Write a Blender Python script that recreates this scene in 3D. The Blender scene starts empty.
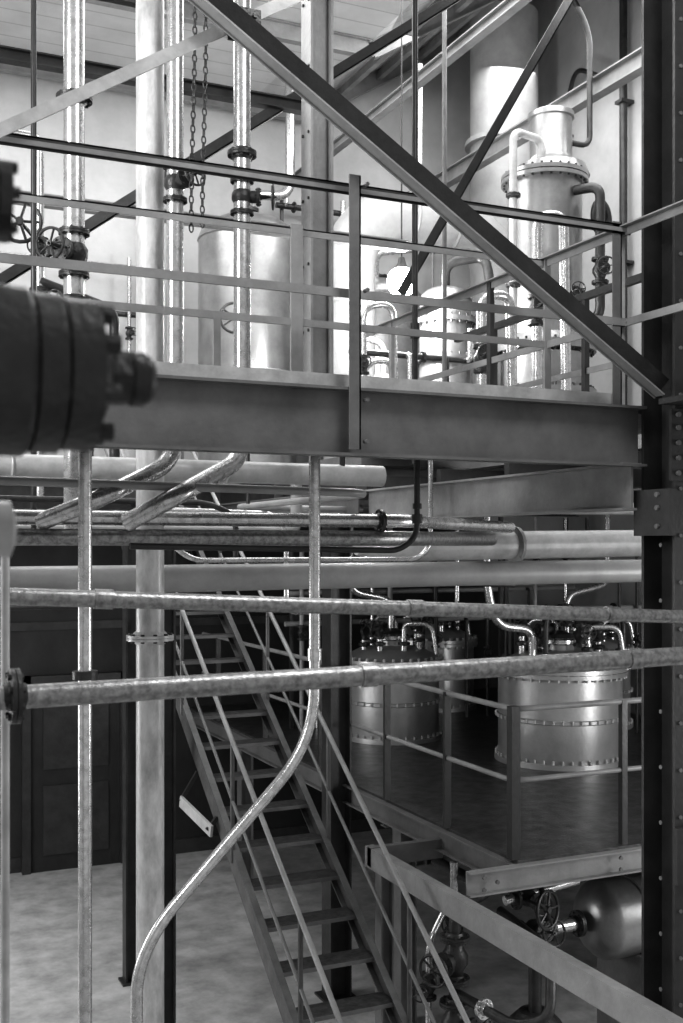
import bpy, bmesh, math, random
from mathutils import Vector, Matrix
random.seed(4)
V=Vector
scene=bpy.context.scene
try:
    scene.view_settings.view_transform='Standard'
except Exception: pass
for lk in ('Medium High Contrast','None'):
    try:
        scene.view_settings.look=lk; print('LOOK',lk); break
    except Exception: pass

# ------------------------------------------------------------ materials
def mat(name,a,b=None,rough=.5,metal=0.,scale=6.,stretch=(1,1,1),contrast=(.35,.65),bump=.05,bscale=40,spec=.5,rvar=.15):
    m=bpy.data.materials.new(name); m.use_nodes=True
    nt=m.node_tree; n=nt.nodes; l=nt.links
    p=n['Principled BSDF']
    p.inputs['Metallic'].default_value=metal
    p.inputs['Specular IOR Level'].default_value=spec
    if b is None: b=a*.7
    tc=n.new('ShaderNodeTexCoord'); mp=n.new('ShaderNodeMapping'); mp.inputs['Scale'].default_value=stretch
    l.new(tc.outputs['Object'],mp.inputs['Vector'])
    nz=n.new('ShaderNodeTexNoise'); nz.inputs['Scale'].default_value=scale; nz.inputs['Detail'].default_value=8; nz.inputs['Roughness'].default_value=.65
    l.new(mp.outputs[0],nz.inputs['Vector'])
    cr=n.new('ShaderNodeValToRGB')
    cr.color_ramp.elements[0].position=contrast[0]; cr.color_ramp.elements[0].color=(b,b,b,1)
    cr.color_ramp.elements[1].position=contrast[1]; cr.color_ramp.elements[1].color=(a,a,a,1)
    l.new(nz.outputs['Fac'],cr.inputs[0]); l.new(cr.outputs[0],p.inputs['Base Color'])
    mr=n.new('ShaderNodeMapRange'); mr.inputs['To Min'].default_value=min(1,rough+rvar); mr.inputs['To Max'].default_value=max(.05,rough-rvar*.5)
    l.new(nz.outputs['Fac'],mr.inputs['Value']); l.new(mr.outputs[0],p.inputs['Roughness'])
    if bump:
        n2=n.new('ShaderNodeTexNoise'); n2.inputs['Scale'].default_value=bscale; n2.inputs['Detail'].default_value=5
        l.new(mp.outputs[0],n2.inputs['Vector'])
        bp=n.new('ShaderNodeBump'); bp.inputs['Strength'].default_value=bump*4; bp.inputs['Distance'].default_value=.01
        l.new(n2.outputs['Fac'],bp.inputs['Height']); l.new(bp.outputs[0],p.inputs['Normal'])
    return m
WHITE =mat('pipe_white_paint',.5,.34,rough=.28,scale=7,contrast=(.3,.6),bump=.03)
RISER =mat('riser_worn_paint',.62,.34,rough=.28,scale=9,contrast=(.35,.6),stretch=(1,1,.4),bump=.03)
GALV  =mat('galvanised_pipe',.7,.45,rough=.24,metal=.8,scale=22,contrast=(.35,.6),bump=.02,rvar=.1)
GREYP =mat('grey_pipe_paint',.32,.25,rough=.33,scale=5,bump=.02)
MOTT  =mat('tarnished_steel_pipe',.42,.18,rough=.3,metal=.75,scale=45,contrast=(.35,.65),bump=.05,bscale=110,rvar=.1)
STEEL =mat('steel_grey_paint',.16,.1,rough=.42,scale=3)
STEELM=mat('steel_mid_paint',.28,.19,rough=.38,scale=4)
STEELL=mat('steel_light_paint',.48,.32,rough=.4,scale=7)
DARK  =mat('steel_dark_paint',.04,.022,rough=.36,scale=6)
IRON  =mat('cast_iron',.04,.018,rough=.34,scale=12,bump=.1,bscale=70)
TANK  =mat('vessel_shell',.5,.34,rough=.3,metal=.55,scale=3,contrast=(.3,.7),bump=.03)
TANKU =mat('upper_vessel_shell',.38,.22,rough=.28,metal=.65,scale=3,contrast=(.3,.7),bump=.03)
TANKW =mat('vessel_lagging',.36,.27,rough=.42,scale=3)
TREAD =mat('stair_tread',.08,.03,rough=.4,scale=18,metal=.3)
STAIR =mat('stair_paint',.11,.06,rough=.4,scale=5)

# ------------------------------------------------------------ mesh builder
class B:
    def __init__(s,name,mats):
        s.name=name; s.bm=bmesh.new(); s.mats=mats if isinstance(mats,(list,tuple)) else [mats]
    def _f(s,vs,m):
        try:
            f=s.bm.faces.new(vs); f.material_index=m; f.smooth=True
        except ValueError: pass
    def frame(s,d,up=None):
        d=V(d).normalized()
        u=V(up) if up is not None else (V((0,0,1)) if abs(d.z)<.95 else V((0,1,0)))
        a=u.cross(d).normalized(); b=d.cross(a).normalized()
        return a,b,d
    def ring(s,c,a,b,r,seg):
        return [s.bm.verts.new(V(c)+a*(r*math.cos(2*math.pi*i/seg))+b*(r*math.sin(2*math.pi*i/seg))) for i in range(seg)]
    def bridge(s,r0,r1,m):
        n=len(r0)
        for i in range(n): s._f([r0[i],r0[(i+1)%n],r1[(i+1)%n],r1[i]],m)
    def cyl(s,p0,p1,r,seg=16,m=0,r2=None):
        a,b,d=s.frame(V(p1)-V(p0)); r2=r if r2 is None else r2
        q0=s.ring(p0,a,b,r,seg); q1=s.ring(p1,a,b,r2,seg)
        s.bridge(q0,q1,m); s._f(q0[::-1],m); s._f(q1,m)
    def lathe(s,prof,o,axis=(0,0,1),seg=32,m=0):
        a,b,d=s.frame(axis); rs=[]
        for r,z in prof: rs.append(s.ring(V(o)+d*z,a,b,max(r,.0008),seg))
        for i in range(len(rs)-1): s.bridge(rs[i],rs[i+1],m)
        s._f(rs[0][::-1],m); s._f(rs[-1],m)
    def box(s,lo,hi,m=0):
        x0,y0,z0=lo; x1,y1,z1=hi
        v=[s.bm.verts.new(q) for q in [(x0,y0,z0),(x1,y0,z0),(x1,y1,z0),(x0,y1,z0),(x0,y0,z1),(x1,y0,z1),(x1,y1,z1),(x0,y1,z1)]]
        for f in [(3,2,1,0),(4,5,6,7),(0,1,5,4),(1,2,6,5),(2,3,7,6),(3,0,4,7)]: s._f([v[i] for i in f],m)
    def sweep(s,prof,p0,p1,up=(0,0,1),m=0):
        a,b,d=s.frame(V(p1)-V(p0),up)
        q=[[s.bm.verts.new(V(p)+a*x+b*y) for x,y in prof] for p in (p0,p1)]
        s.bridge(q[0],q[1],m); s._f(q[0][::-1],m); s._f(q[1],m)
    def ibeam(s,p0,p1,h,w,t=.012,up=(0,0,1),m=0):
        H=h/2;W=w/2
        s.sweep([(-W,H-t),(W,H-t),(W,H),(-W,H)],p0,p1,up,m)
        s.sweep([(-W,-H),(W,-H),(W,-H+t),(-W,-H+t)],p0,p1,up,m)
        s.sweep([(-t/2,-H+t),(t/2,-H+t),(t/2,H-t),(-t/2,H-t)],p0,p1,up,m)
    def angle(s,p0,p1,w,h,t=.008,up=(0,0,1),sx=1,sy=1,m=0):
        A=[(0,0),(w*sx,0),(w*sx,t*sy),(0,t*sy)]; Bq=[(0,0),(t*sx,0),(t*sx,h*sy),(0,h*sy)]
        if sx*sy<0: A=A[::-1];Bq=Bq[::-1]
        s.sweep(A,p0,p1,up,m); s.sweep(Bq,p0,p1,up,m)
    def chan(s,p0,p1,h,w,t=.012,up=(0,0,1),sx=1,m=0):
        H=h/2
        def o(q): return q if sx>0 else [(-x,y) for x,y in q][::-1]
        s.sweep(o([(0,-H),(t,-H),(t,H),(0,H)]),p0,p1,up,m)
        s.sweep(o([(t,H-t),(w,H-t),(w,H),(t,H)]),p0,p1,up,m)
        s.sweep(o([(t,-H),(w,-H),(w,-H+t),(t,-H+t)]),p0,p1,up,m)
    def bar(s,p0,p1,w,h,up=(0,0,1),m=0):
        s.sweep([(-w/2,-h/2),(w/2,-h/2),(w/2,h/2),(-w/2,h/2)],p0,p1,up,m)
    def tube(s,pts,r,bend=.1,seg=14,m=0,closed_ends=True):
        pts=[V(p) for p in pts]; path=[pts[0]]
        for i in range(1,len(pts)-1):
            p=pts[i]; u=(pts[i-1]-p); w=(pts[i+1]-p)
            k=min(bend,u.length*.48,w.length*.48)
            A=p+u.normalized()*k; C=p+w.normalized()*k
            for j in range(9):
                t=j/8; path.append(A*(1-t)**2+p*2*t*(1-t)+C*t*t)
        path.append(pts[-1])
        a,b,d=s.frame(path[1]-path[0]); prev=None
        for i,p in enumerate(path):
            if i==0: dd=path[1]-path[0]
            elif i==len(path)-1: dd=path[-1]-path[-2]
            else: dd=(path[i+1]-path[i]).normalized()+(path[i]-path[i-1]).normalized()
            dd.normalize()
            a=(a-dd*a.dot(dd)).normalized(); b=dd.cross(a).normalized()
            q=s.ring(p,a,b,r,seg)
            if prev: s.bridge(prev,q,m)
            elif closed_ends: s._f(q[::-1],m)
            prev=q
        if closed_ends: s._f(prev,m)
    def torus(s,c,axis,R,r,seg=24,sub=8,m=0,sx=1.,sy=1.):
        a,b,d=s.frame(axis); rs=[]
        for i in range(seg):
            t=2*math.pi*i/seg; o=a*math.cos(t)*sx+b*math.sin(t)*sy; cen=V(c)+o*R
            on=(a*math.cos(t)+b*math.sin(t)).normalized()
            rs.append([s.bm.verts.new(cen+on*(r*math.cos(2*math.pi*j/sub))+d*(r*math.sin(2*math.pi*j/sub))) for j in range(sub)])
        for i in range(seg): s.bridge(rs[i],rs[(i+1)%seg],m)
    def ball(s,c,r,m=0,seg=14):
        s.lathe([(r*math.sin(math.pi*i/8),-r*math.cos(math.pi*i/8)) for i in range(9)],c,seg=seg,m=m)
    def bolts(s,c,axis,R,n,r,h,m=0,ph=0.):
        a,b,d=s.frame(axis)
        for i in range(n):
            t=2*math.pi*(i+ph)/n; p=V(c)+(a*math.cos(t)+b*math.sin(t))*R
            s.cyl(p-d*h/2,p+d*h/2,r,6,m)
    def flange(s,c,axis,r,R,th=.02,n=8,m=0,mb=None):
        d=V(axis).normalized(); c=V(c)
        s.cyl(c-d*th*1.1,c-d*th*.08,R,24,m); s.cyl(c+d*th*.08,c+d*th*1.1,R,24,m)
        s.lathe([(r*1.02,-th*2.6),(r*1.25,-th*1.1),(r*1.25,th*1.1),(r*1.02,th*2.6)],c,axis,20,m)
        s.bolts(c,axis,(r+R)/2+.1*(R-r),n,max(.006,(R-r)*.22),th*3.6,m if mb is None else mb,.5)
    def wheel(s,c,axis,R,m=0,spokes=5):
        s.torus(c,axis,R,R*.1,24,8,m)
        a,b,d=s.frame(axis)
        for i in range(spokes):
            t=2*math.pi*i/spokes; s.cyl(c,V(c)+(a*math.cos(t)+b*math.sin(t))*R,R*.07,6,m)
        s.cyl(V(c)-d*R*.15,V(c)+d*R*.15,R*.2,10,m)
    def valve(s,c,axis,stem,r,m=0):
        c=V(c);d=V(axis).normalized();st=V(stem).normalized()
        L=r*2.6
        s.lathe([(r,-L),(r*1.15,-r*1.4),(r*1.7,-r*.5),(r*1.7,r*.5),(r*1.15,r*1.4),(r,L)],c,axis,20,m)
        for k in (-1,1): s.flange(c+d*(k*L),axis,r,r*1.9,r*.28,8,m)
        s.cyl(c+st*r*1.0,c+st*r*2.4,r*1.0,16,m); s.cyl(c+st*r*2.4,c+st*r*2.9,r*1.5,16,m)
        s.bolts(c+st*r*2.65,stem,r*1.2,6,r*.14,r*.9,m)
        a,b,_=s.frame(stem)
        for k in (-1,1): s.tube([c+st*r*2.9+a*r*.8*k,c+st*r*4.0+a*r*.55*k,c+st*r*4.6],r*.14,r*.4,8,m)
        s.cyl(c+st*r*2.8,c+st*r*5.6,r*.14,8,m)
        s.wheel(c+st*r*5.0,stem,r*1.9,m)
    def done(s,parent=None):
        me=bpy.data.meshes.new(s.name)
        bmesh.ops.recalc_face_normals(s.bm,faces=s.bm.faces)
        s.bm.to_mesh(me); s.bm.free()
        for m in s.mats: me.materials.append(m)
        try: me.set_sharp_from_angle(angle=math.radians(38))
        except Exception: pass
        o=bpy.data.objects.new(s.name,me); scene.collection.objects.link(o)
        if parent: o.parent=parent
        return o

EYE=4.0; UP=4.76; LOW=1.90; YB=14.0; XR=9.0; XL=-3.0
XS=XL+.01; XE=XR-.01; ZC=9.93
# ------------------------------------------------------------ room shell
wallm=mat('plaster_wall',.5,.4,rough=.85,scale=1.5,bump=.03)
darkm=mat('dark_board_wall',.022,.012,rough=.6,scale=3,stretch=(1,1,.6))
floorm=mat('concrete_floor',.5,.28,rough=.5,scale=3.2,bump=.06,bscale=20,contrast=(.35,.65))
ceilm=mat('roof_boards',.6,.52,rough=.7,scale=2)
def boardlines(m,scale,axis,lo):
    nt=m.node_tree;n=nt.nodes;l=nt.links;p=n['Principled BSDF']
    src=p.inputs['Base Color'].links[0].from_socket
    tc=n.new('ShaderNodeTexCoord');sp=n.new('ShaderNodeSeparateXYZ');l.new(tc.outputs['Object'],sp.inputs[0])
    mu=n.new('ShaderNodeMath');mu.operation='MULTIPLY';mu.inputs[1].default_value=scale;l.new(sp.outputs[axis],mu.inputs[0])
    fr=n.new('ShaderNodeMath');fr.operation='FRACT';l.new(mu.outputs[0],fr.inputs[0])
    gt=n.new('ShaderNodeMath');gt.operation='GREATER_THAN';gt.inputs[1].default_value=.06;l.new(fr.outputs[0],gt.inputs[0])
    mr=n.new('ShaderNodeMapRange');mr.inputs['To Min'].default_value=lo;l.new(gt.outputs[0],mr.inputs['Value'])
    mx=n.new('ShaderNodeMix');mx.data_type='RGBA';mx.blend_type='MULTIPLY';mx.inputs['Factor'].default_value=1
    l.new(src,mx.inputs['A']);l.new(mr.outputs[0],mx.inputs['B']);l.new(mx.outputs['Result'],p.inputs['Base Color'])
boardlines(ceilm,3,'Y',.7)
b=B('floor',floorm); b.box((XL,-2,-.2),(XR,YB+.2,0)); b.done()
b=B('wall_back',wallm); b.box((XL,YB,0),(XR+.2,YB+.2,13)); b.done()
b=B('wall_right',wallm); b.box((XR,-2,0),(XR+.2,YB,13)); b.done()
b=B('wall_left',wallm)
b.box((XL-.2,-2,0),(XL,YB,1.0)); b.box((XL-.2,-2,3.6),(XL,YB,4.9)); b.box((XL-.2,-2,8.2),(XL,YB,10))
for y0,y1 in ((-2,2.6),(5.6,6.2),(9.2,9.8),(12.8,14)):
    b.box((XL-.2,y0,1.0),(XL,y1,3.6)); b.box((XL-.2,y0,4.9),(XL,y1,8.2))
b.done()
wi=0
for z0,z1 in ((1.0,3.6),(4.9,8.2)):
    for y0,y1 in ((2.6,5.6),(6.2,9.2),(9.8,12.8)):
        wi+=1; b=B('window_%d'%wi,STEELL)
        for k in range(7):
            y=y0+(y1-y0)*k/6; b.box((XL-.12,y-.02,z0),(XL-.06,y+.02,z1))
        for k in range(6):
            z=z0+(z1-z0)*k/5; b.box((XL-.12,y0,z-.02),(XL-.06,y1,z+.02))
        b.done()
b=B('ceiling',ceilm)
b.box((XL-.2,3.5,9.95),(5.7,YB+.2,10.1))
v=[b.bm.verts.new(q) for q in [(5.7,3.5,9.95),(9.2,3.5,12.1),(9.2,14.2,12.1),(5.7,14.2,9.95),(5.7,3.5,10.1),(9.2,3.5,12.25),(9.2,14.2,12.25),(5.7,14.2,10.1)]]
for f in [(3,2,1,0),(4,5,6,7),(0,1,5,4),(1,2,6,5),(2,3,7,6),(3,0,4,7)]: b._f([v[i] for i in f],0)
b.done()
b=B('roof_rafters',STEELM)
for y in (9.5,11.7,13.85):
    b.ibeam((5.7,y,9.83),(8.95,y,11.83),.2,.1)
    b.ibeam((XS,y,9.84),(5.7,y,9.84),.2,.1)
for k in range(5):
    x=6.2+k*.65; b.bar((x,4,9.85+(x-5.7)*.614),(x,13.9,9.85+(x-5.7)*.614),.07,.1)
b.done()
b=B('wall_panelling',[darkm,DARK]); 
b.box((XS,YB-.08,0),(XE,YB,4.3))
b.box((XS,YB-.11,2.95),(XE,YB-.08,3.05),1); b.box((XS,YB-.11,0),(XE,YB-.08,.18),1); b.done()
b=B('door_1',[darkm,DARK])
b.box((2.1,YB-.2,0),(3.2,YB-.14,2.3),0)
for lo,hi in (((2.0,YB-.24,0),(2.1,YB-.14,2.4)),((3.2,YB-.24,0),(3.3,YB-.14,2.4)),((2.0,YB-.24,2.3),(3.3,YB-.14,2.4)),((2.25,YB-.22,1.25),(3.05,YB-.2,2.15)),((2.25,YB-.22,.2),(3.05,YB-.2,1.05))): b.box(lo,hi,1)
b.done()

# ------------------------------------------------------------ upper floor slab + landing
b=B('upper_floor',[STEEL,DARK])
b.box((3.9,8.2,UP-.1),(XE,12.1,UP),0); b.box((XS,12.1,UP-.1),(XE,YB-.08,UP),0)
for x in (4.0,5.2,6.4,7.6,8.8): b.ibeam((x,8.2,UP-.22),(x,YB-.2,UP-.22),.24,.12,m=1)
for y in (8.3,10.2,12.2): b.ibeam((3.9,y,UP-.24),(XE,y,UP-.24),.28,.12,m=0)
b.ibeam((XS,12.2,UP-.24),(3.9,12.2,UP-.24),.28,.12,m=1)
b.done()
def stanchion(name,x,y,z0,z1,w,m,t=.018,alongx=True):
    b=B(name,m)
    b.ibeam((x,y,z0),(x,y,z1),w,w,t,up=(1,0,0) if alongx else (0,1,0))
    b.box((x-w*.75,y-w*.75,z0),(x+w*.75,y+w*.75,z0+.02))
    return b
b=stanchion('floor_stanchion',3.99,8.9,0,UP-.4,.2,DARK); b.done()
b=stanchion('landing_stanchion',2.42,10.0,0,UP-.3,.13,DARK); b.box((2.37,10,UP-.32),(2.47,12.2,UP-.2)); b.done()
b=stanchion('landing_stanchion',2.36,8.6,0,UP-.38,.13,DARK); b.box((2.31,8.6,UP-.4),(2.41,12.2,UP-.28)); b.done()
b=stanchion('platform_stanchion',7.3,8.35,LOW,UP-.4,.2,DARK); b.done()

# ------------------------------------------------------------ main column at right with gussets
b=stanchion('riveted_stanchion',4.17,4.74,0,9.93,.27,[DARK,STEEL,STEELL],.02,alongx=False)
for sx in (-1,1):
    for k in range(38):
        z=.3+k*.25
        b.cyl((4.17+sx*.1,4.74-.135-.008,z),(4.17+sx*.1,4.74-.135,z),.011,8,1)
b.box((3.99,4.58,4.34),(4.34,4.6,4.72),0); b.box((3.985,4.6,4.05),(4.035,4.88,4.3),0)
for z in (4.38,4.46,4.54,4.62,4.69):
    for x in (4.03,4.1,4.24): b.cyl((x,4.565,z),(x,4.58,z),.014,8,1)
for z in (4.1,4.2,4.27): b.cyl((3.97,4.68,z),(3.985,4.68,z),.014,8,1)
for k in range(12): b.cyl((4.03,4.715,4.0-k*.3),(4.035,4.715,4.0-k*.3),.012,8,1)
b.box((4.02,4.57,2.2),(4.33,4.6,2.5),0)
b.done()

# ------------------------------------------------------------ walkway
YN=4.9; YF=5.65; XG=3.95
b=B('walkway',[STEEL,STEELL,DARK,STEELM])
b.chan((XS,YN,UP-.165),(4.02,YN,UP-.165),.33,.09,.014,sx=-1,m=0)
b.box((XS,YN+.0,UP-.33),(4.02,YN+.012,UP),0)
b.box((1.0,YN+.015,UP),(XG,YN+.03,UP+.075),1)
b.chan((XS,YF,UP-.11),(4.02,YF,UP-.11),.22,.07,.012,m=0)
b.box((XS,YN+.01,UP-.03),(XG,YF,UP),2)
for k in range(9): 
    x=XL+.4+k*.8
    b.bar((x,YN+.02,UP-.1),(x,YF,UP-.1),.05,.12,m=2)
for x in (.45,2.31,3.6):
    for z in (4.52,4.62,4.7): b.cyl((x+.06,YN-.012,z),(x+.06,YN,z),.011,8,0)
b.box((XG,YN,UP-.03),(XG+.85,8.2,UP),2)
b.ibeam((XG,YN-.05,4.32),(XG,8.15,4.32),.26,.13,.014,m=3)
b.ibeam((XG-.1,8.15,4.32),(XG-.1,12.1,4.32),.26,.13,.014,m=0)
b.ibeam((XG+.85,YN,4.5),(XG+.85,8.15,4.5),.26,.12,.014,m=0)
for k in range(4):
    y=5.2+k*.9; b.bar((XG,y,4.5),(XG+.85,y,4.5),.06,.1,m=2)
b.box((2.56,YF,4.62),(2.74,6.29,4.66),0)
b.done()
b=B('walkway_railing',[STEELM,DARK,STEEL])
b.angle((XS,YN,5.77),(XG+.03,YN,5.77),.045,.055,.008,sx=1,sy=-1,m=1)
b.bar((XS,YN-.012,5.735),(XG+.03,YN-.012,5.735),.008,.022,m=0)
b.bar((XS,YN,5.23),(XG,YN,5.23),.012,.042,m=0)
for x in (.45,2.31,XG): 
    yy=YN-.1 if x<3 else YN
    b.angle((x-.03,yy,4.46),(x-.03,yy,5.78),.06,.03,.008,up=(0,1,0),sx=-1,m=2)
    for z in (4.5,4.7,5.23,5.74): b.cyl((x,yy-.015,z),(x,yy+.02,z),.01,8,2)
b.angle((XS,YF,5.75),(XG,YF,5.75),.03,.04,.007,sy=-1,m=0)
b.bar((XS,YF,5.23),(XG,YF,5.23),.012,.04,m=0)
for x in (.45,2.29,XG): b.bar((x,YF,4.77),(x,YF,5.77),.07 if x==2.29 else .045,.02,up=(0,1,0),m=0)
b.bar((1.83,YF,4.77),(1.83,YF,5.23),.04,.015,up=(0,1,0),m=0)
b.done()
b=B('gallery_railing',[STEELM,DARK,STEELL])
b.angle((XG,3.6,5.76),(XG,8.2,5.76),.045,.05,.008,sy=-1,m=0)
b.bar((XG,3.6,5.23),(XG,8.2,5.23),.012,.042,m=0)
b.bar((XG,4.95,4.80),(XG,8.2,4.80),.012,.08,m=0)
for y,mm in ((3.62,0),(4.95,2),(6.3,1),(7.75,0)): b.bar((XG,y,4.77),(XG,y,5.77),.03,.045,up=(0,1,0),m=mm)
b.box((XG-.03,3.6,4.74),(XG+.5,4.6,4.77),1)
for y in (5.3,6.4,7.6): b.bar((XG+.85,y,4.77),(XG+.85,y,5.77),.04,.04,up=(0,1,0),m=1)
b.bar((XG+.85,5.2,5.76),(XG+.85,8.2,5.76),.045,.05,m=1); b.bar((XG+.85,5.2,5.23),(XG+.85,8.2,5.23),.012,.042,m=0)
b.done()
# ------------------------------------------------------------ bracing
b=B('diagonal_brace',[DARK,STEELM])
p0,p1=V((0.95,4.74,6.72)),V((4.02,4.74,4.81))
b.angle(p0,p1,.02,.11,.009,up=(0,-.3,1),sx=-1,sy=1,m=0); b.angle(p0,p1,.075,.02,.009,up=(0,0,1),sx=-1,sy=-1,m=1)
b.done()
b=B('flat_bar_brace',[STEELL,IRON])
b.bar((-.4,4.8,5.11),(2.6,4.8,6.98),.012,.055,m=0)
b.box((1.60,4.775,6.3),(1.76,4.79,6.46),1)
for q in ((1.62,6.33),(1.73,6.33),(1.62,6.43),(1.73,6.43)): b.cyl((q[0],4.765,q[1]),(q[0],4.78,q[1]),.012,8,1)
b.done()
b=B('roof_brace',[DARK])
b.angle((1.0,8,5.79),(5.6,8,9.22),.07,.08,.01,m=0); b.done()
b=B('roof_brace',[DARK])
b.angle((4.3,8.2,6.08),(6.6,8.2,9.87),.07,.08,.01,m=0); b.done()
b=B('tie_beam',[DARK,STEELM])
b.ibeam((XS,8,7.43),(3.4,8,7.43),.09,.09,.012,m=0); b.done()
b=B('tie_beam',[STEELM])
b.ibeam((XS,9.5,6.9),(5.0,9.5,6.9),.1,.09,.012,m=0); b.done()
b=B('tie_beam',[DARK])
b.ibeam((XS,7.2,7.6),(1.9,7.2,7.6),.07,.07,.01,m=0); b.done()
b=B('runway_beam',STEELM); b.ibeam((7.3,6,8.85),(7.3,YB-.01,8.85),.2,.13,.016); b.done()
b=B('runway_beam',STEELM); b.ibeam((5.6,6,8.95),(5.6,YB-.01,8.95),.12,.1,.014); b.done()

# ------------------------------------------------------------ vertical pipes and columns by the walkway
sub=B
b=sub('riser_pipe',[RISER,IRON]); b.cyl((1.61,6.2,0),(1.61,6.2,ZC),.08,32)
b.flange((1.61,6.2,3.47),(0,0,1),.083,.135,.014,10,0,1); b.flange((1.61,6.2,.15),(0,0,1),.083,.135,.014,10,0,1); b.done()
b=sub('riser_pipe',[GALV,IRON]); b.cyl((1.18,6.2,4.0),(1.18,6.2,ZC),.058,28)
b.flange((1.18,6.2,6.48),(0,0,1),.058,.1,.014,8,1); b.flange((1.18,6.2,5.35),(0,0,1),.058,.095,.014,8,1); b.valve((1.18,6.2,5.62),(0,0,1),(-.7,-.7,0),.045,1); b.done()
b=sub('riser_pipe',[GALV,IRON]); b.tube([(1.70,6.0,ZC),(1.70,6.0,4.47),(1.22,5.72,4.24),(.95,5.93,4.12)],.047,.16,24)
b.valve((1.70,6.0,6.02),(0,0,1),(.35,-.9,.1),.036,1); b.flange((1.70,6.0,4.95),(0,0,1),.047,.085,.013,8,1); b.done()
b=sub('riser_pipe',[GALV,IRON]); b.tube([(2.13,6.1,ZC),(2.13,6.1,4.5),(1.6,5.68,4.25),(1.4,5.88,4.12)],.05,.16,24)
b.valve((2.13,6.1,6.03),(0,0,1),(.9,-.4,0),.036,1); b.flange((2.13,6.1,6.28),(0,0,1),.05,.085,.013,8,1); b.done()
b=stanchion('upper_stanchion',2.65,6.2,4.66,9.9,.15,[STEELM,IRON],.014)
for k in range(13): 
    for yy in (-.045,.045): b.cyl((2.65-.083,6.2+yy,4.9+k*.4),(2.65-.075,6.2+yy,4.9+k*.4),.01,8,1)
b.done()
b=sub('conduit',DARK); b.cyl((1.10,7.1,4.0),(1.10,7.1,ZC),.018,12); b.done()
b=sub('drop_rod',DARK); b.cyl((3.54,6.6,4.55),(3.54,6.6,ZC),.02,12); b.cyl((3.54,6.6,5.4),(3.54,6.6,5.5),.032,12); b.done()
b=sub('drop_rod',STEEL); b.cyl((5.14,9,4.77),(5.14,9,ZC),.022,12); b.done()
b=sub('drop_rod',DARK); b.cyl((2.7,7.6,4.3),(2.7,7.6,ZC),.014,12); b.done()
b=sub('prop_post',[GALV,IRON]); b.cyl((1.06,5.3,0),(1.06,5.3,4.6),.033,20); b.cyl((1.06,5.3,3.36),(1.06,5.3,3.40),.06,20,1); b.cyl((1.06,5.3,0),(1.06,5.3,.03),.08,20,1); b.done()
b=sub('drain_pipe',GALV); b.tube([(2.25,5.3,4.6),(2.25,5.3,2.98),(1.42,5.3,2.14),(1.31,5.3,1.92),(1.31,5.3,0)],.03,.28,20)
b.cyl((2.25,5.3,3.4),(2.25,5.3,3.46),.038,16); b.done()

b=sub('hoist_chain',IRON)
for xx,yy,z0,z1 in ((1.72,5.72,5.7,8.2),(1.80,5.78,5.75,8.2)):
    z=z0;k=0
    while z<z1:
        b.torus((xx+.01*math.sin(z*3),yy,z),(1,0,0) if k%2 else (0,1,0),.017,.0045,10,5,0,sx=.65 ,sy=1.35) ; z+=.038;k+=1
b.cyl((1.72,5.72,8.2),(1.72,5.72,ZC),.01,8); b.cyl((1.80,5.78,8.2),(1.80,5.78,ZC),.01,8)
b.done()

# ------------------------------------------------------------ horizontal pipes below the walkway
b=sub('service_pipe',[MOTT,IRON]); b.cyl((XS,2.85,3.595),(XE,2.85,3.68),.03,32)
b.flange((.395,2.85,3.622),(1,0,0),.03,.07,.011,8,1)
for x in (1.35,2.3): b.cyl((x,2.85,3.626+(x-1.3)*.007),(x+.05,2.85,3.626+(x-1.3)*.007),.034,24,0)
b.done()
b=sub('service_pipe',[MOTT,IRON]); b.cyl((XS,3.6,4.015),(XE,3.6,3.405),.028,32)
for x in (.75,1.9,2.8): b.cyl((x,3.6,3.863-.0508*(x)),(x+.06,3.6,3.863-.0508*(x+.06)),.033,24,0)
b.done()
b=sub('water_main',GREYP); b.cyl((XS,6.55,3.78),(XE,6.55,3.82),.084,32)
b.done()
b=sub('steam_pipe',[GALV,IRON]); b.tube([(XS,5.94,4.145),(3.2,5.94,4.145),(3.5,6.3,4.145),(4.5,6.9,4.13)],.04,.2,20)
b.flange((2.95,5.94,4.145),(1,0,0),.04,.07,.01,8,1); b.done()
b=sub('steam_pipe',[MOTT,IRON]); b.tube([(XS,5.92,4.045),(3.0,5.92,4.04),(3.3,6.1,4.04),(4.4,7.0,4.04)],.045,.2,20); b.done()
b=sub('vapour_main',[WHITE,GREYP,IRON]); b.cyl((3.75,7.45,3.985),(XE,7.45,4.05),.112,36)
b.lathe([(.06,-.25),(.112,0)],(3.75,7.45,3.985),(1,0,.01),36); b.flange((4.9,7.45,3.998),(1,0,.012),.112,.15,.012,12,1); b.done()
b=sub('vapour_main',[WHITE,IRON]); b.cyl((XS,6.62,4.46),(3.3,6.62,4.46),.07,28); b.cyl((3.0,6.6,4.46),(3.0,6.6,4.7),.02,8,1)
for x in (.9,2.2): b.torus((x,6.62,4.46),(1,0,0),.07,.01,24,6,0)
b.done()
b=sub('vapour_main',[WHITE]); b.cyl((4.1,7.9,4.31),(XE,7.9,4.34),.055,24); b.done()
b=sub('instrument_line',DARK); b.tube([(1.3,5.4,3.995),(2.80,5.4,3.97),(2.91,5.4,4.05),(2.91,5.4,4.6)],.017,.07,12)
b.cyl((2.91,5.4,4.12),(2.91,5.4,4.17),.03,10); b.cyl((2.91,5.4,4.2),(2.91,5.4,4.23),.026,10); b.done()
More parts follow.
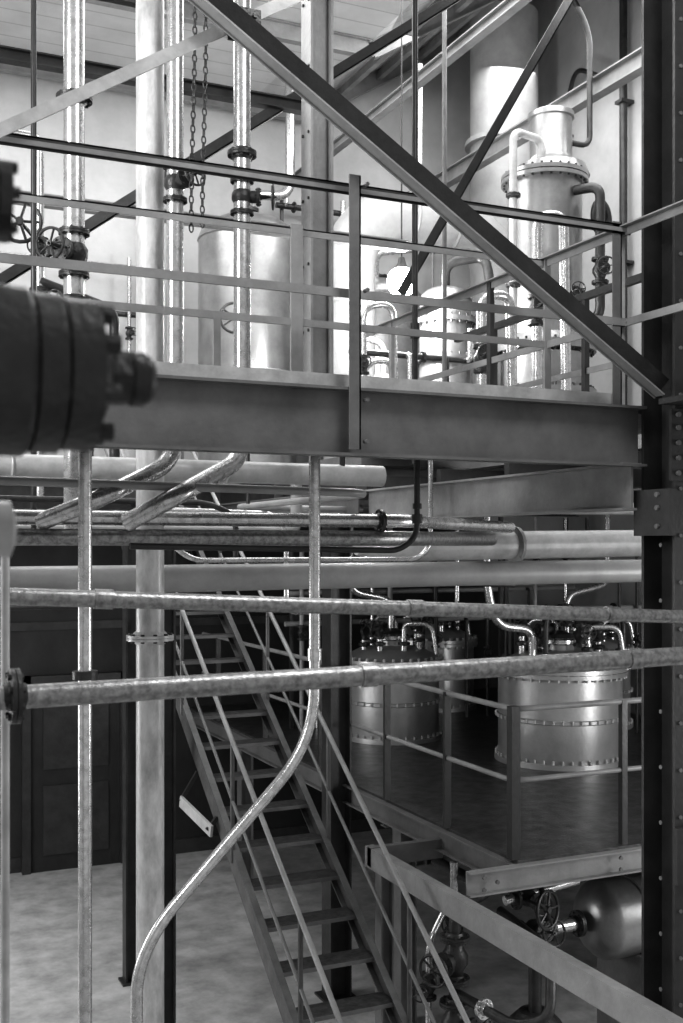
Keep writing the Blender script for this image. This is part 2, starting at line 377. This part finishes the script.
for nm,mm,r,pts in (('instrument_line',IRON,.02,[(XS,7.0,4.3),(2.2,7.0,4.28),(2.4,7.0,4.2),(2.4,7.0,3.8),(4.6,7.0,3.7)]),
    ('instrument_line',GALV,.028,[(XS,7.3,4.2),(3.3,7.3,4.2),(3.5,7.5,4.2),(3.5,10,4.2)]),
    ('instrument_line',GREYP,.045,[(XS,7.8,4.1),(3.0,7.8,4.1),(3.2,7.9,4.1),(3.2,7.9,4.6)]),
    ('instrument_line',GALV,.018,[(XS,6.85,4.02),(1.9,6.85,4.02),(2.05,6.85,3.9),(3.7,6.85,3.9),(3.8,6.85,4.0),(3.8,6.85,4.6)]),
    ('instrument_line',GREYP,.024,[(.2,5.75,4.6),(.2,5.75,4.33),(2.75,5.75,4.3),(2.85,6.0,4.3),(2.85,8.3,4.3),(4.0,8.4,4.3)]),
    ('instrument_line',IRON,.015,[(XS,7.15,3.62),(2.0,7.15,3.6),(2.15,7.3,3.6),(2.15,8.5,3.6)]),
    ('instrument_line',GALV,.02,[(2.0,7.6,4.6),(2.0,7.6,4.25),(2.9,7.6,4.23),(3.0,7.6,4.1),(3.0,7.6,3.5),(4.2,8.2,3.45)])):
    b=sub(nm,mm); b.tube(pts,r,.12,12); b.done()
b=sub('conduit',[STEELL]); b.cyl((.405,3.1,0),(.405,3.1,4.09),.012,14); b.done()

# ------------------------------------------------------------ foreground flanged pipe end
b=sub('flanged_pipe_end',[IRON,DARK]); y=1.25; z=4.19; ax=(1,0,0)
b.lathe([(.055,-3.15),(.055,-.14),(.088,-.11),(.093,-.03),(.093,0),(.088,.006)],(.18,y,z),ax,48)
b.cyl((.189,y,z),(.218,y,z),.088,48); b.cyl((.222,y,z),(.257,y,z),.084,48)
b.lathe([(.06,0),(.05,.012),(.03,.018)],(.257,y,z),ax,28)
b.bolts((.225,y,z),ax,.07,8,.011,.1,0,.5)
b.cyl((.27,y,z),(.297,y,z),.033,6); b.lathe([(.028,0),(.028,.028),(.022,.034)],(.293,y,z),ax,24)
b.cyl((.301,y,z),(.316,y,z),.031,24)
b.done()
b=sub('flanged_pipe_end',[IRON,DARK])
b.cyl((-2.97,1.35,4.405),(.15,1.35,4.405),.035,28); b.cyl((.145,1.35,4.405),(.162,1.35,4.405),.05,28); b.cyl((.165,1.35,4.405),(.18,1.35,4.405),.047,28)
b.bolts((.16,1.35,4.405),ax,.04,6,.007,.055); b.done()
b=sub('capped_pipe',[WHITE]); b.lathe([(.03,-3.16),(.03,-.02),(.036,-.02),(.036,.02),(.02,.026)],(.175,1.45,4.02),(1,0,0),24); b.done()

# ------------------------------------------------------------ stairs
SL=.68; Y0=5.1; Y1=12.1
def sz(y): return (y-Y0)*SL
b=sub('steel_staircase',[DARK,TREAD,STAIR,STEEL,STEELL,STEELM])
for x,sx in ((2.58,1),(3.34,-1)):
    b.chan((x,Y0,sz(Y0)+.02),(x,Y1,sz(Y1)),.15,.05,.01,sx=-sx,m=2)
for i in range(1,24):
    z=i*UP/24; y=Y0+z/SL
    b.box((2.6,y-.1,z-.025),(3.32,y+.1,z),1); b.box((2.6,y-.104,z-.025),(3.32,y-.1,z+.002),3)
for x in (2.58,3.34):
    H=.88
    b.tube([(x,Y0,0),(x,Y0,sz(Y0)+H),(x,Y1,sz(Y1)+H),(x,Y1+.9,sz(Y1)+H)],.018,.12,12,m=5)
    b.tube([(x,Y0,sz(Y0)+.45),(x,Y1,sz(Y1)+.45)],.013,.1,10,m=3)
    for y in (6.3,7.6,8.9,10.2,11.5): b.cyl((x,y,sz(y)),(x,y,sz(y)+H),.017,10,2)
b.bar((2.44,8.45,1.98),(2.52,7.9,1.86),.02,.09,m=4); b.bar((2.44,8.45,1.98),(2.58,8.45,2.2),.03,.03,m=0); b.bar((2.5,7.95,1.86),(2.58,7.95,1.95),.03,.03,m=0)
b.done()

# ------------------------------------------------------------ lower platform
XP=4.1; YP=6.2
deckm=mat('chequer_deck',.08,.035,rough=.32,scale=8,metal=.3,bump=.1,bscale=50)
b=sub('lower_platform',[deckm,STEELL,STEEL,STEELM])
b.box((XP,YP,LOW-.03),(XE,YB-.15,LOW),0)
b.chan((XP-.4,YP,LOW-.1),(XE,YP,LOW-.1),.16,.06,.012,sx=-1,m=3)
b.chan((XP,YP,LOW-.1),(XP,YB-.2,LOW-.1),.16,.06,.012,sx=1,m=2)
for y in (8.2,10.2,12.2): b.ibeam((XP,y,LOW-.14),(XE,y,LOW-.14),.2,.1,m=2)
for x in (4.3,6.6,8.8):
    for y in (8.2,12.2): b.ibeam((x,y,0),(x,y,LOW-.24),.15,.15,up=(1,0,0),m=2)
b.chan((3.5,3.2,LOW-.18),(3.5,7.3,LOW-.18),.15,.07,.012,sx=-1,m=3)
b.box((3.5,7.2,LOW-.24),(XP,7.26,LOW-.1),2)
b.ibeam((3.55,3.3,0),(3.55,3.3,LOW-.26),.12,.12,up=(1,0,0),m=2)
b.ibeam((3.56,7.1,0),(3.56,7.1,LOW-.26),.1,.1,up=(1,0,0),m=2)
for x,z in ((3.8,LOW-.06),(3.8,LOW-.14),(3.9,LOW-.1),(4.9,LOW-.06),(4.9,LOW-.14)): b.cyl((x,YP-.075,z),(x,YP-.06,z),.014,8,2)
b.done()
b=sub('platform_railing',[STEELM,DARK])
zt=2.90
b.tube([(XP,13.2,zt),(XP,YP+.05,zt),(XE,YP+.05,zt)],.021,.12,12)
b.tube([(XP,13.2,zt-.48),(XP,YP+.05,zt-.48),(XE,YP+.05,zt-.48)],.018,.12,12)
for y in (12.6,11,9.5,8.13,7.14): b.bar((XP,y,LOW),(XP,y,zt+.01),.055,.03,up=(0,1,0),m=1)
b.bar((XP,YP+.05,LOW),(XP,YP+.05,zt+.02),.065,.065,up=(0,1,0),m=1)
for x in (5.01,6.3,7.6,8.8): b.bar((x,YP+.05,LOW),(x,YP+.05,zt+.01),.045,.045,up=(0,1,0),m=1)
b.done()

# ------------------------------------------------------------ vessels on lower platform
def vessel(name,x,y,z0,r,h,seed,bolts=40):
    rnd=random.Random(seed)
    b=B(name,[TANK,IRON,GALV,STEELL])
    b.lathe([(r*.98,0),(r,.03),(r,h*.42)],(x,y,z0),seg=56)
    b.lathe([(r,h*.42),(r*1.02,h*.43),(r*1.02,h*.46),(r,h*.47),(r,h*.88)],(x,y,z0),seg=56)
    for k in (.07,.45): b.bolts((x,y,z0+h*k),(0,0,1),r*1.035,bolts,.012,.035,3)
    b.cyl((x,y,z0),(x,y,z0+.05),r*1.06,56,0)
    b.cyl((x,y,z0+h*.86),(x,y,z0+h*.90),r*1.09,56,0); b.cyl((x,y,z0+h*.905),(x,y,z0+h*.945),r*1.09,56,0)
    b.bolts((x,y,z0+h*.905),(0,0,1),r*1.05,bolts,.016,.14,3,.5)
    b.lathe([(r*.97,h*.945),(r*.9,h*.99),(r*.7,h*1.05),(r*.4,h*1.09),(.01,h*1.1)],(x,y,z0),seg=48)
    zt=z0+h*1.08
    b.cyl((x,y,zt-.02),(x,y,zt+.1),.14,28,0); b.flange((x,y,zt+.1),(0,0,1),.13,.2,.016,12,2,1)
    b.lathe([(.15,0),(.12,.05),(.03,.08)],(x,y,zt+.12),seg=24,m=1)
    for i in range(7):
        t=2*math.pi*i/7+rnd.random()*.4; rr=r*.62
        px,py=x+rr*math.cos(t),y+rr*math.sin(t); zz=z0+h*1.0; hh=.12+rnd.random()*.12
        b.cyl((px,py,zz),(px,py,zz+hh),.035,14,2); b.flange((px,py,zz+hh*.7),(0,0,1),.035,.065,.01,6,1)
        if i%2==0: b.valve((px,py,zz+hh+.09),(0,0,1),(math.cos(t),math.sin(t),.5),.03,1)
        elif i%3==0: b.cyl((px,py,zz+hh),(px,py,zz+hh+.05),.03,14,1); b.lathe([(.055,-.02),(.055,.02)],(px,py-.02,zz+hh+.1),(0.4,-1,0),20,1)
        else: b.tube([(px,py,zz+hh),(px,py,zz+hh+.16),(px+.3*math.cos(t+1),py+.3*math.sin(t+1),zz+hh+.16),(px+.35*math.cos(t+1),py+.35*math.sin(t+1),zz+.02)],.026,.1,12,2)
    return b
b=vessel('reaction_vessel',6.44,9.0,LOW,.60,.98,3,44)
b.tube([(5.95,8.75,2.95),(5.95,8.75,3.2),(5.55,8.75,3.25),(5.45,8.75,3.6),(5.45,8.75,4.4)],.04,.15,14,2)
b.tube([(6.6,9.1,2.95),(6.6,9.1,3.5),(7.1,9.1,3.6),(7.1,9.1,4.4)],.03,.12,14,2)
b.valve((6.6,9.1,3.3),(0,0,1),(-.5,-1,0),.035,1); b.valve((6.1,8.75,3.2),(1,0,0),(0,-.3,1),.03,1)
b.tube([(6.0,8.6,3.0),(6.0,8.6,3.35),(6.5,8.5,3.4),(6.9,8.6,3.3),(6.9,8.6,2.95)],.025,.12,12,1)
b.valve((6.35,8.55,3.15),(0,0,1),(-.1,-1,.2),.035,1); b.done()
b=vessel('reaction_vessel',5.50,10.8,LOW,.52,.92,8,36)
b.tube([(5.5,10.8,2.95),(5.5,10.8,3.4),(5.0,10.8,3.5),(5.0,10.8,4.4)],.04,.15,14,2)
b.tube([(5.7,10.6,2.95),(5.7,10.6,3.3),(6.1,10.4,3.3),(6.1,10.4,4.4)],.028,.12,14,2); b.valve((5.7,10.6,3.2),(0,0,1),(.2,-1,0),.035,1); b.done()
b=vessel('reaction_vessel',7.9,10.6,LOW,.55,.95,5,36); b.done()
b=vessel('reaction_vessel',7.0,12.6,LOW,.55,.95,6,36); b.done()
def rack(name,x0,x1,y,z0,z1,rows,n,seed,rmax=.035):
    rnd=random.Random(seed); b=B(name,[GALV,IRON,GREYP,DARK])
    for z in rows:
        r=.02+rnd.random()*(rmax-.015); b.cyl((x0,y,z),(x1,y,z),r,14,rnd.choice((0,1,2)))
        for k in range(2): b.flange((x0+(x1-x0)*rnd.random()*.9+.05,y,z),(1,0,0),r,r*1.9,.01,6,1)
    for i in range(n):
        x=x0+(x1-x0)*(i+.2+.6*rnd.random())/n; r=.016+rnd.random()*(rmax-.016); m=rnd.choice((0,1,1,2)); yy=y-.07
        za=rnd.choice(rows); zb=z0 if rnd.random()<.7 else z1
        b.tube([(x,y,za),(x,yy,za),(x,yy,zb)],r,.05,12,m)
        if abs(za-zb)>.35: b.valve((x,yy,(za+zb)/2),(0,0,1),(rnd.uniform(-.6,.3),-1,rnd.uniform(-.2,.3)),max(.024,r),1)
    for x in (x0+.1,x1-.1): b.bar((x,y+.05,z0),(x,y+.05,z1),.04,.04,up=(0,1,0),m=3)
    return b
rack('vessel_pipe_rack',4.6,8.6,11.7,LOW,4.35,(3.1,3.45,3.8,4.1),13,11).done()
rack('vessel_pipe_rack',6.3,8.7,9.95,LOW,4.3,(3.3,3.65,4.0),7,5,.03).done()

b=sub('horizontal_receiver',[TANKU,IRON,STEEL])
b.lathe([(.01,-.13),(.14,-.11),(.24,-.06),(.29,0),(.30,.03),(.30,2.6),(.27,2.7),(.01,2.8)],(5.33,6.95,1.1),(1,0,0),40)
for x in (5.6,7.4):
    b.box((x-.05,6.65,0),(x+.05,7.25,.86),2); b.torus((x,6.95,1.1),(1,0,0),.305,.012,40,6,2)
b.flange((5.14,6.95,1.1),(1,0,0),.05,.1,.014,8,1); b.done()
b=sub('valve_manifold',[MOTT,IRON,GALV])
b.tube([(3.85,6.6,0),(3.85,6.6,1.5),(4.15,6.6,1.58),(4.15,7.4,1.58)],.04,.12,16,1)
b.valve((3.85,6.6,1.15),(0,0,1),(-.9,-.5,0),.055,1); b.valve((3.85,6.6,.7),(0,0,1),(.4,-.9,0),.055,1)
b.tube([(3.85,6.6,.92),(3.95,6.0,.9),(4.15,5.9,.95),(4.3,6.1,1.3),(4.35,6.8,1.35)],.035,.2,16,1)
b.flange((3.9,6.3,.91),(.15,-1,0),.035,.07,.012,8,2)
b.tube([(4.05,6.95,0),(4.05,6.95,1.7)],.03,.1,14,2)
b.valve((4.05,6.95,1.3),(0,0,1),(-.6,-.8,0),.035,1)
b.tube([(3.7,6.7,0),(3.7,6.7,1.25),(4.05,6.95,1.5)],.022,.1,12,2); b.valve((3.7,6.7,.95),(0,0,1),(-.8,-.6,0),.03,1)
b.done()
b=sub('pump_set',[IRON,STEEL,GALV])
b.box((4.55,6.6,0),(5.0,7.3,.12),1)
b.cyl((4.5,6.95,1.1),(5.11,6.95,1.1),.05,16,2); b.valve((4.75,6.95,1.1),(1,0,0),(0,-1,.25),.05,0)
b.cyl((4.75,6.95,.12),(4.75,6.95,1.05),.05,16,0); b.lathe([(.16,0),(.2,.05),(.2,.3),(.12,.38)],(4.75,6.95,.12),seg=24,m=0)
b.valve((4.65,6.9,1.38),(1,0,0),(0,-1,0),.04,0); b.cyl((4.45,6.9,1.38),(5.1,6.9,1.45),.035,14,2)
b.wheel((4.55,6.5,1.42),(.4,-1,.1),.13,0); b.cyl((4.55,6.5,1.42),(4.6,6.9,1.38),.014,8,0)
b.done()

# ------------------------------------------------------------ upper level plant
b=sub('distillation_tower',[TANKU,IRON,TANKW,STEELL]); X,Y=6.68,9.6
b.lathe([(.50,0),(.50,.05),(.455,.06),(.455,1.2)],(X,Y,UP),seg=48,m=0)
for k in range(5): b.torus((X,Y,UP+.15+k*.13),(0,0,1),.455,.018,48,6,2)
for z in (5.56,6.03): b.cyl((X,Y,z-.04),(X,Y,z+.04),.53,48,0); b.bolts((X,Y,z),(0,0,1),.495,32,.014,.14,1)
b.lathe([(.455,0),(.42,.08),(.385,.12),(.385,1.75)],(X,Y,6.05),seg=48,m=0)
b.cyl((X,Y,7.75),(X,Y,7.79),.45,48,0); b.cyl((X,Y,7.80),(X,Y,7.84),.45,48,0); b.bolts((X,Y,7.8),(0,0,1),.42,28,.013,.13,1)
b.lathe([(.4,0),(.36,.1),(.25,.16),(.22,.2),(.22,.6),(.24,.61),(.24,.66),(.2,.68),(.1,.72)],(X+.08,Y,7.84),seg=40,m=0)
b.tube([(X+.25,Y-.1,8.2),(X+.5,Y-.1,8.2),(X+.5,Y-.1,9.4),(X+.3,Y-.1,9.7),(X+.1,Y-.1,9.95)],.03,.2,12,1)
b.tube([(X-.15,Y-.15,7.95),(X-.15,Y-.15,8.15),(X-.55,Y-.25,8.15),(X-.55,Y-.25,UP)],.04,.12,14,3)
b.flange((X-.55,Y-.25,6.6),(0,0,1),.04,.075,.012,8,1); b.flange((X-.55,Y-.25,7.5),(0,0,1),.04,.075,.012,8,1)
b.tube([(X+.25,Y-.38,6.3),(X+.25,Y-.6,6.3),(X+.25,Y-.6,7.6),(X+.1,Y-.38,7.6)],.05,.12,14,1)
b.valve((X+.25,Y-.6,6.75),(0,0,1),(-.4,-1,0),.045,1); b.flange((X+.25,Y-.6,7.2),(0,0,1),.05,.095,.014,8,1)
b.valve((X-.1,Y-.62,6.48),(1,0,0),(-.3,-1,.1),.035,1); b.torus((X+.42,Y-.4,7.35),(.5,-1,0),.16,.04,24,10,1)
b.done()
b=sub('exhaust_duct',[TANKW,STEELL]); b.cyl((8.05,12.5,UP),(8.05,12.5,11.05),.45,48)
b.cyl((8.05,12.5,9.3),(8.05,12.5,9.36),.52,48); b.cyl((8.05,12.5,UP),(8.05,12.5,UP+.05),.55,48); b.done()
def uptank(name,x,y,r,top,m=0,rim=True):
    b=B(name,[TANKU,IRON,TANKW,GALV]); h=top-UP
    if rim:
        b.lathe([(r*1.04,0),(r*1.04,.04),(r,.06),(r,h*.8),(r*1.08,h*.8),(r*1.08,h*.82),(r,h*.825),(r*.96,h*.86),(r*.82,h*.92),(r*.5,h*.97),(.01,h)],(x,y,UP),seg=44,m=m)
        b.bolts((x,y,UP+h*.81),(0,0,1),r*1.05,26,.014,.13,1)
    else:
        k=r*.55
        b.lathe([(r*1.04,0),(r*1.04,.04),(r,.06),(r,h-k)]+[(r*math.cos(t),h-k+k*math.sin(t)) for t in [math.pi/2*i/10 for i in range(1,10)]]+[(.01,h)],(x,y,UP),seg=48,m=m)
        b.torus((x,y,UP+h-k),(0,0,1),r,.014,48,6,m)
    b.torus((x,y,UP+h*.4),(0,0,1),r,.016,44,6,m)
    return b
b=uptank('storage_tank',4.54,12.8,.60,8.05,0,False); b.tube([(4.54,12.8,8.0),(4.54,12.8,8.3),(5.1,12.8,8.35),(5.1,12.8,ZC)],.06,.2,16,3)
b.flange((4.54,12.8,8.1),(0,0,1),.06,.14,.02,10,1)
b.wheel((4.1,12.0,6.6),(-.2,-1,0),.17,1); b.cyl((4.1,12.0,6.6),(4.3,12.3,6.6),.02,8,1)
b.flange((4.54,12.18,5.6),(0,1,0),.12,.2,.03,12,1); b.done()
b=uptank('storage_tank',6.15,12.5,.62,7.35,0,False)
b.flange((6.15,12.5,7.35),(0,0,1),.1,.2,.02,12,1); b.tube([(6.0,12.2,7.2),(6.0,12.2,7.6),(6.5,12.0,7.65),(6.5,12.0,ZC)],.04,.12,14,3); b.done()
b=sub('lagged_duct',[TANKW,IRON]); b.tube([(5.2,11.25,UP),(5.2,11.25,7.75),(7.15,11.25,7.75),(7.15,11.25,UP)],.29,.7,40,0)
for z in (5.6,6.7): b.torus((5.2,11.25,z),(0,0,1),.29,.02,36,6,0)
for x in (5.95,6.5): b.torus((x,11.25,7.75),(1,0,0),.29,.022,36,6,0)
b.done()
b=uptank('condenser',5.75,10.05,.27,6.7,0,False)
for z in (5.3,5.9,6.3): b.cyl((5.75,10.05,z),(5.75,10.05,z+.05),.32,36,0); b.bolts((5.75,10.05,z+.025),(0,0,1),.30,20,.011,.1,1)
b.tube([(5.75,10.05,6.65),(5.75,10.05,6.95),(6.1,9.85,7.0),(6.1,9.75,6.8),(6.1,9.7,UP)],.05,.15,14,1)
b.done()
b=uptank('condenser',5.15,10.3,.2,5.8,0); b.tube([(5.15,10.3,5.7),(5.15,10.3,6.1),(4.8,10.2,6.15),(4.8,10.2,UP)],.035,.1,14,3)
b.valve((4.8,10.2,5.6),(0,0,1),(-.3,-1,0),.035,1); b.done()
for i,(x,y,h,r) in enumerate(((1.35,12.6,1.9,.04),(4.3,9.0,1.4,.03),(5.3,8.6,1.5,.045),(5.9,8.6,2.3,.05),(4.6,9.6,1.0,.03))):
    b=sub('valve_standpipe',[GALV,IRON])
    b.tube([(x,y,UP),(x,y,UP+h),(x+.3,y,UP+h+.05),(x+.34,y,UP)],r,.14,16,0)
    b.valve((x,y,UP+h*.62),(0,0,1),(-.35,-1,.1),r*.95,1); b.flange((x,y,UP+h*.2),(0,0,1),r,r*1.8,.012,8,1); b.done()
rack('wall_pipe_rack',5.3,8.6,13.8,UP,8.7,(5.9,6.6,8.2,8.55),9,21).done()
rack('gallery_pipe_rack',4.3,5.9,9.3,UP,6.1,(5.45,5.8),6,9,.028).done()
rack('landing_pipe_rack',1.0,3.7,13.75,UP,7.6,(5.7,6.9,7.5),8,30,.035).done()
b=sub('valve_cluster',[GALV,IRON])
b.cyl((1.2,7.5,4.3),(1.2,7.5,6.6),.03,16,0); b.valve((1.2,7.5,5.95),(0,0,1),(-.3,-1,0),.03,1); b.valve((1.2,7.5,5.6),(0,0,1),(.5,-1,0),.035,1)
b.tube([(1.2,7.5,6.55),(1.2,7.5,6.7),(.7,7.5,6.72),(.7,7.5,4.3)],.03,.1,14,0)
b.tube([(1.2,7.5,5.75),(1.7,7.5,5.6),(1.7,7.5,4.3)],.035,.1,14,1)
b.wheel((1.03,7.2,6.05),(-.2,-1,0),.13,1); b.cyl((1.03,7.2,6.05),(1.2,7.5,6.0),.012,8,1)
b.box((.6,7.45,4.24),(1.8,7.55,4.3),1); b.done()
b=sub('wall_pipe',[IRON,STEELL]); b.tube([(8.88,11.07,UP),(8.88,11.07,11.6)],.05,.1,14)
for z in (5.5,7.5,9.5): b.box((8.8,11.0,z),(8.99,11.14,z+.04),0)
b.done()
b=sub('wall_pipe',[IRON]); b.tube([(8.9,12.3,UP),(8.9,12.3,9.9),(8.7,11.8,10.2),(8.7,11.3,9.9)],.03,.2,12)
for z in (5.5,7.5,9.5): b.box((8.85,12.25,z),(8.99,12.35,z+.03),0)
b.done()
b=sub('wall_pipe',[WHITE]); b.cyl((8.8,9.9,UP),(8.8,9.9,11.6),.09,20)
for z in (5.5,7.5,9.5): b.box((8.8,9.85,z),(8.99,9.95,z+.04))
b.done()
# invented globe lamp among the tanks, standing in for a bright glow there
em=bpy.data.materials.new('glow_globe_emission'); em.use_nodes=True
p=em.node_tree.nodes['Principled BSDF']; p.inputs['Emission Color'].default_value=(1,1,1,1); p.inputs['Emission Strength'].default_value=60
LX,LY,LZ=5.08,9.75,6.62
b=sub('added_glow_globe',[IRON,em]); b.cyl((LX,LY,LZ+.22),(LX,LY,ZC),.008,8,0); b.lathe([(.03,.24),(.045,.18),(.07,.13),(.07,.12)],(LX,LY,LZ),seg=28,m=0); b.ball((LX,LY,LZ),.15,1,24); b.done()
L=bpy.data.lights.new('added_glow_light','POINT'); L.energy=150; L.shadow_soft_size=.1  # point light added to throw hot spots on the tanks
o=bpy.data.objects.new('added_glow_light',L); scene.collection.objects.link(o); o.location=(LX,LY-.02,LZ-.3)

# ------------------------------------------------------------ light
w=bpy.data.worlds.new('sky'); scene.world=w; w.use_nodes=True
bg=w.node_tree.nodes['Background']; bg.inputs[0].default_value=(.9,.9,.9,1); bg.inputs[1].default_value=.5
def area(name,loc,tgt,sx,sy,e):
    L=bpy.data.lights.new(name,'AREA'); L.shape='RECTANGLE'; L.size=sx; L.size_y=sy; L.energy=e
    o=bpy.data.objects.new(name,L); scene.collection.objects.link(o); o.location=loc
    o.rotation_euler=(V(tgt)-V(loc)).to_track_quat('-Z','Y').to_euler()
area('ceiling_fill',(6.3,9.8,9.7),(6.3,11,4),4.0,5,330)  # added area light under the closed roof, brightens the upper plant
area('ceiling_fill_left',(1.2,10.5,9.6),(1.8,10.5,4),4,4,320)  # second added ceiling fill, over the left side; no roof opening
area('left_wall_fill',(-2.6,4.5,6.5),(4,8,4.5),1.2,3.3,300)  # area fill added inside the left wall, brightens the walkway pipes
area('lower_right_fill',(8.6,3.5,3.0),(5.5,8.5,1.8),2.2,2.2,210)  # added fill for the lower platform; the right wall has no opening
area('low_left_fill',(-2.6,9.5,2.6),(3,10.5,.0),3,2.2,170)  # low area fill added inside the left wall to brighten the floor
area('pipe_highlight_fill',(3.0,2.2,8.5),(2.5,4.5,4),1.2,1.2,110)  # unseen overhead light added for highlights on the front pipes
# ------------------------------------------------------------ camera
cd=bpy.data.cameras.new('camera'); cd.sensor_fit='VERTICAL'; cd.sensor_height=36; cd.sensor_width=24
cd.lens=1103/1023*36; cd.shift_y=33.5/1023; cd.clip_start=.05
cd.dof.use_dof=True; cd.dof.focus_distance=7.0; cd.dof.aperture_fstop=5.0
co=bpy.data.objects.new('camera',cd); scene.collection.objects.link(co)
co.location=(0,0,EYE); co.rotation_euler=(math.pi/2,0,-math.radians(24.4))
scene.camera=co
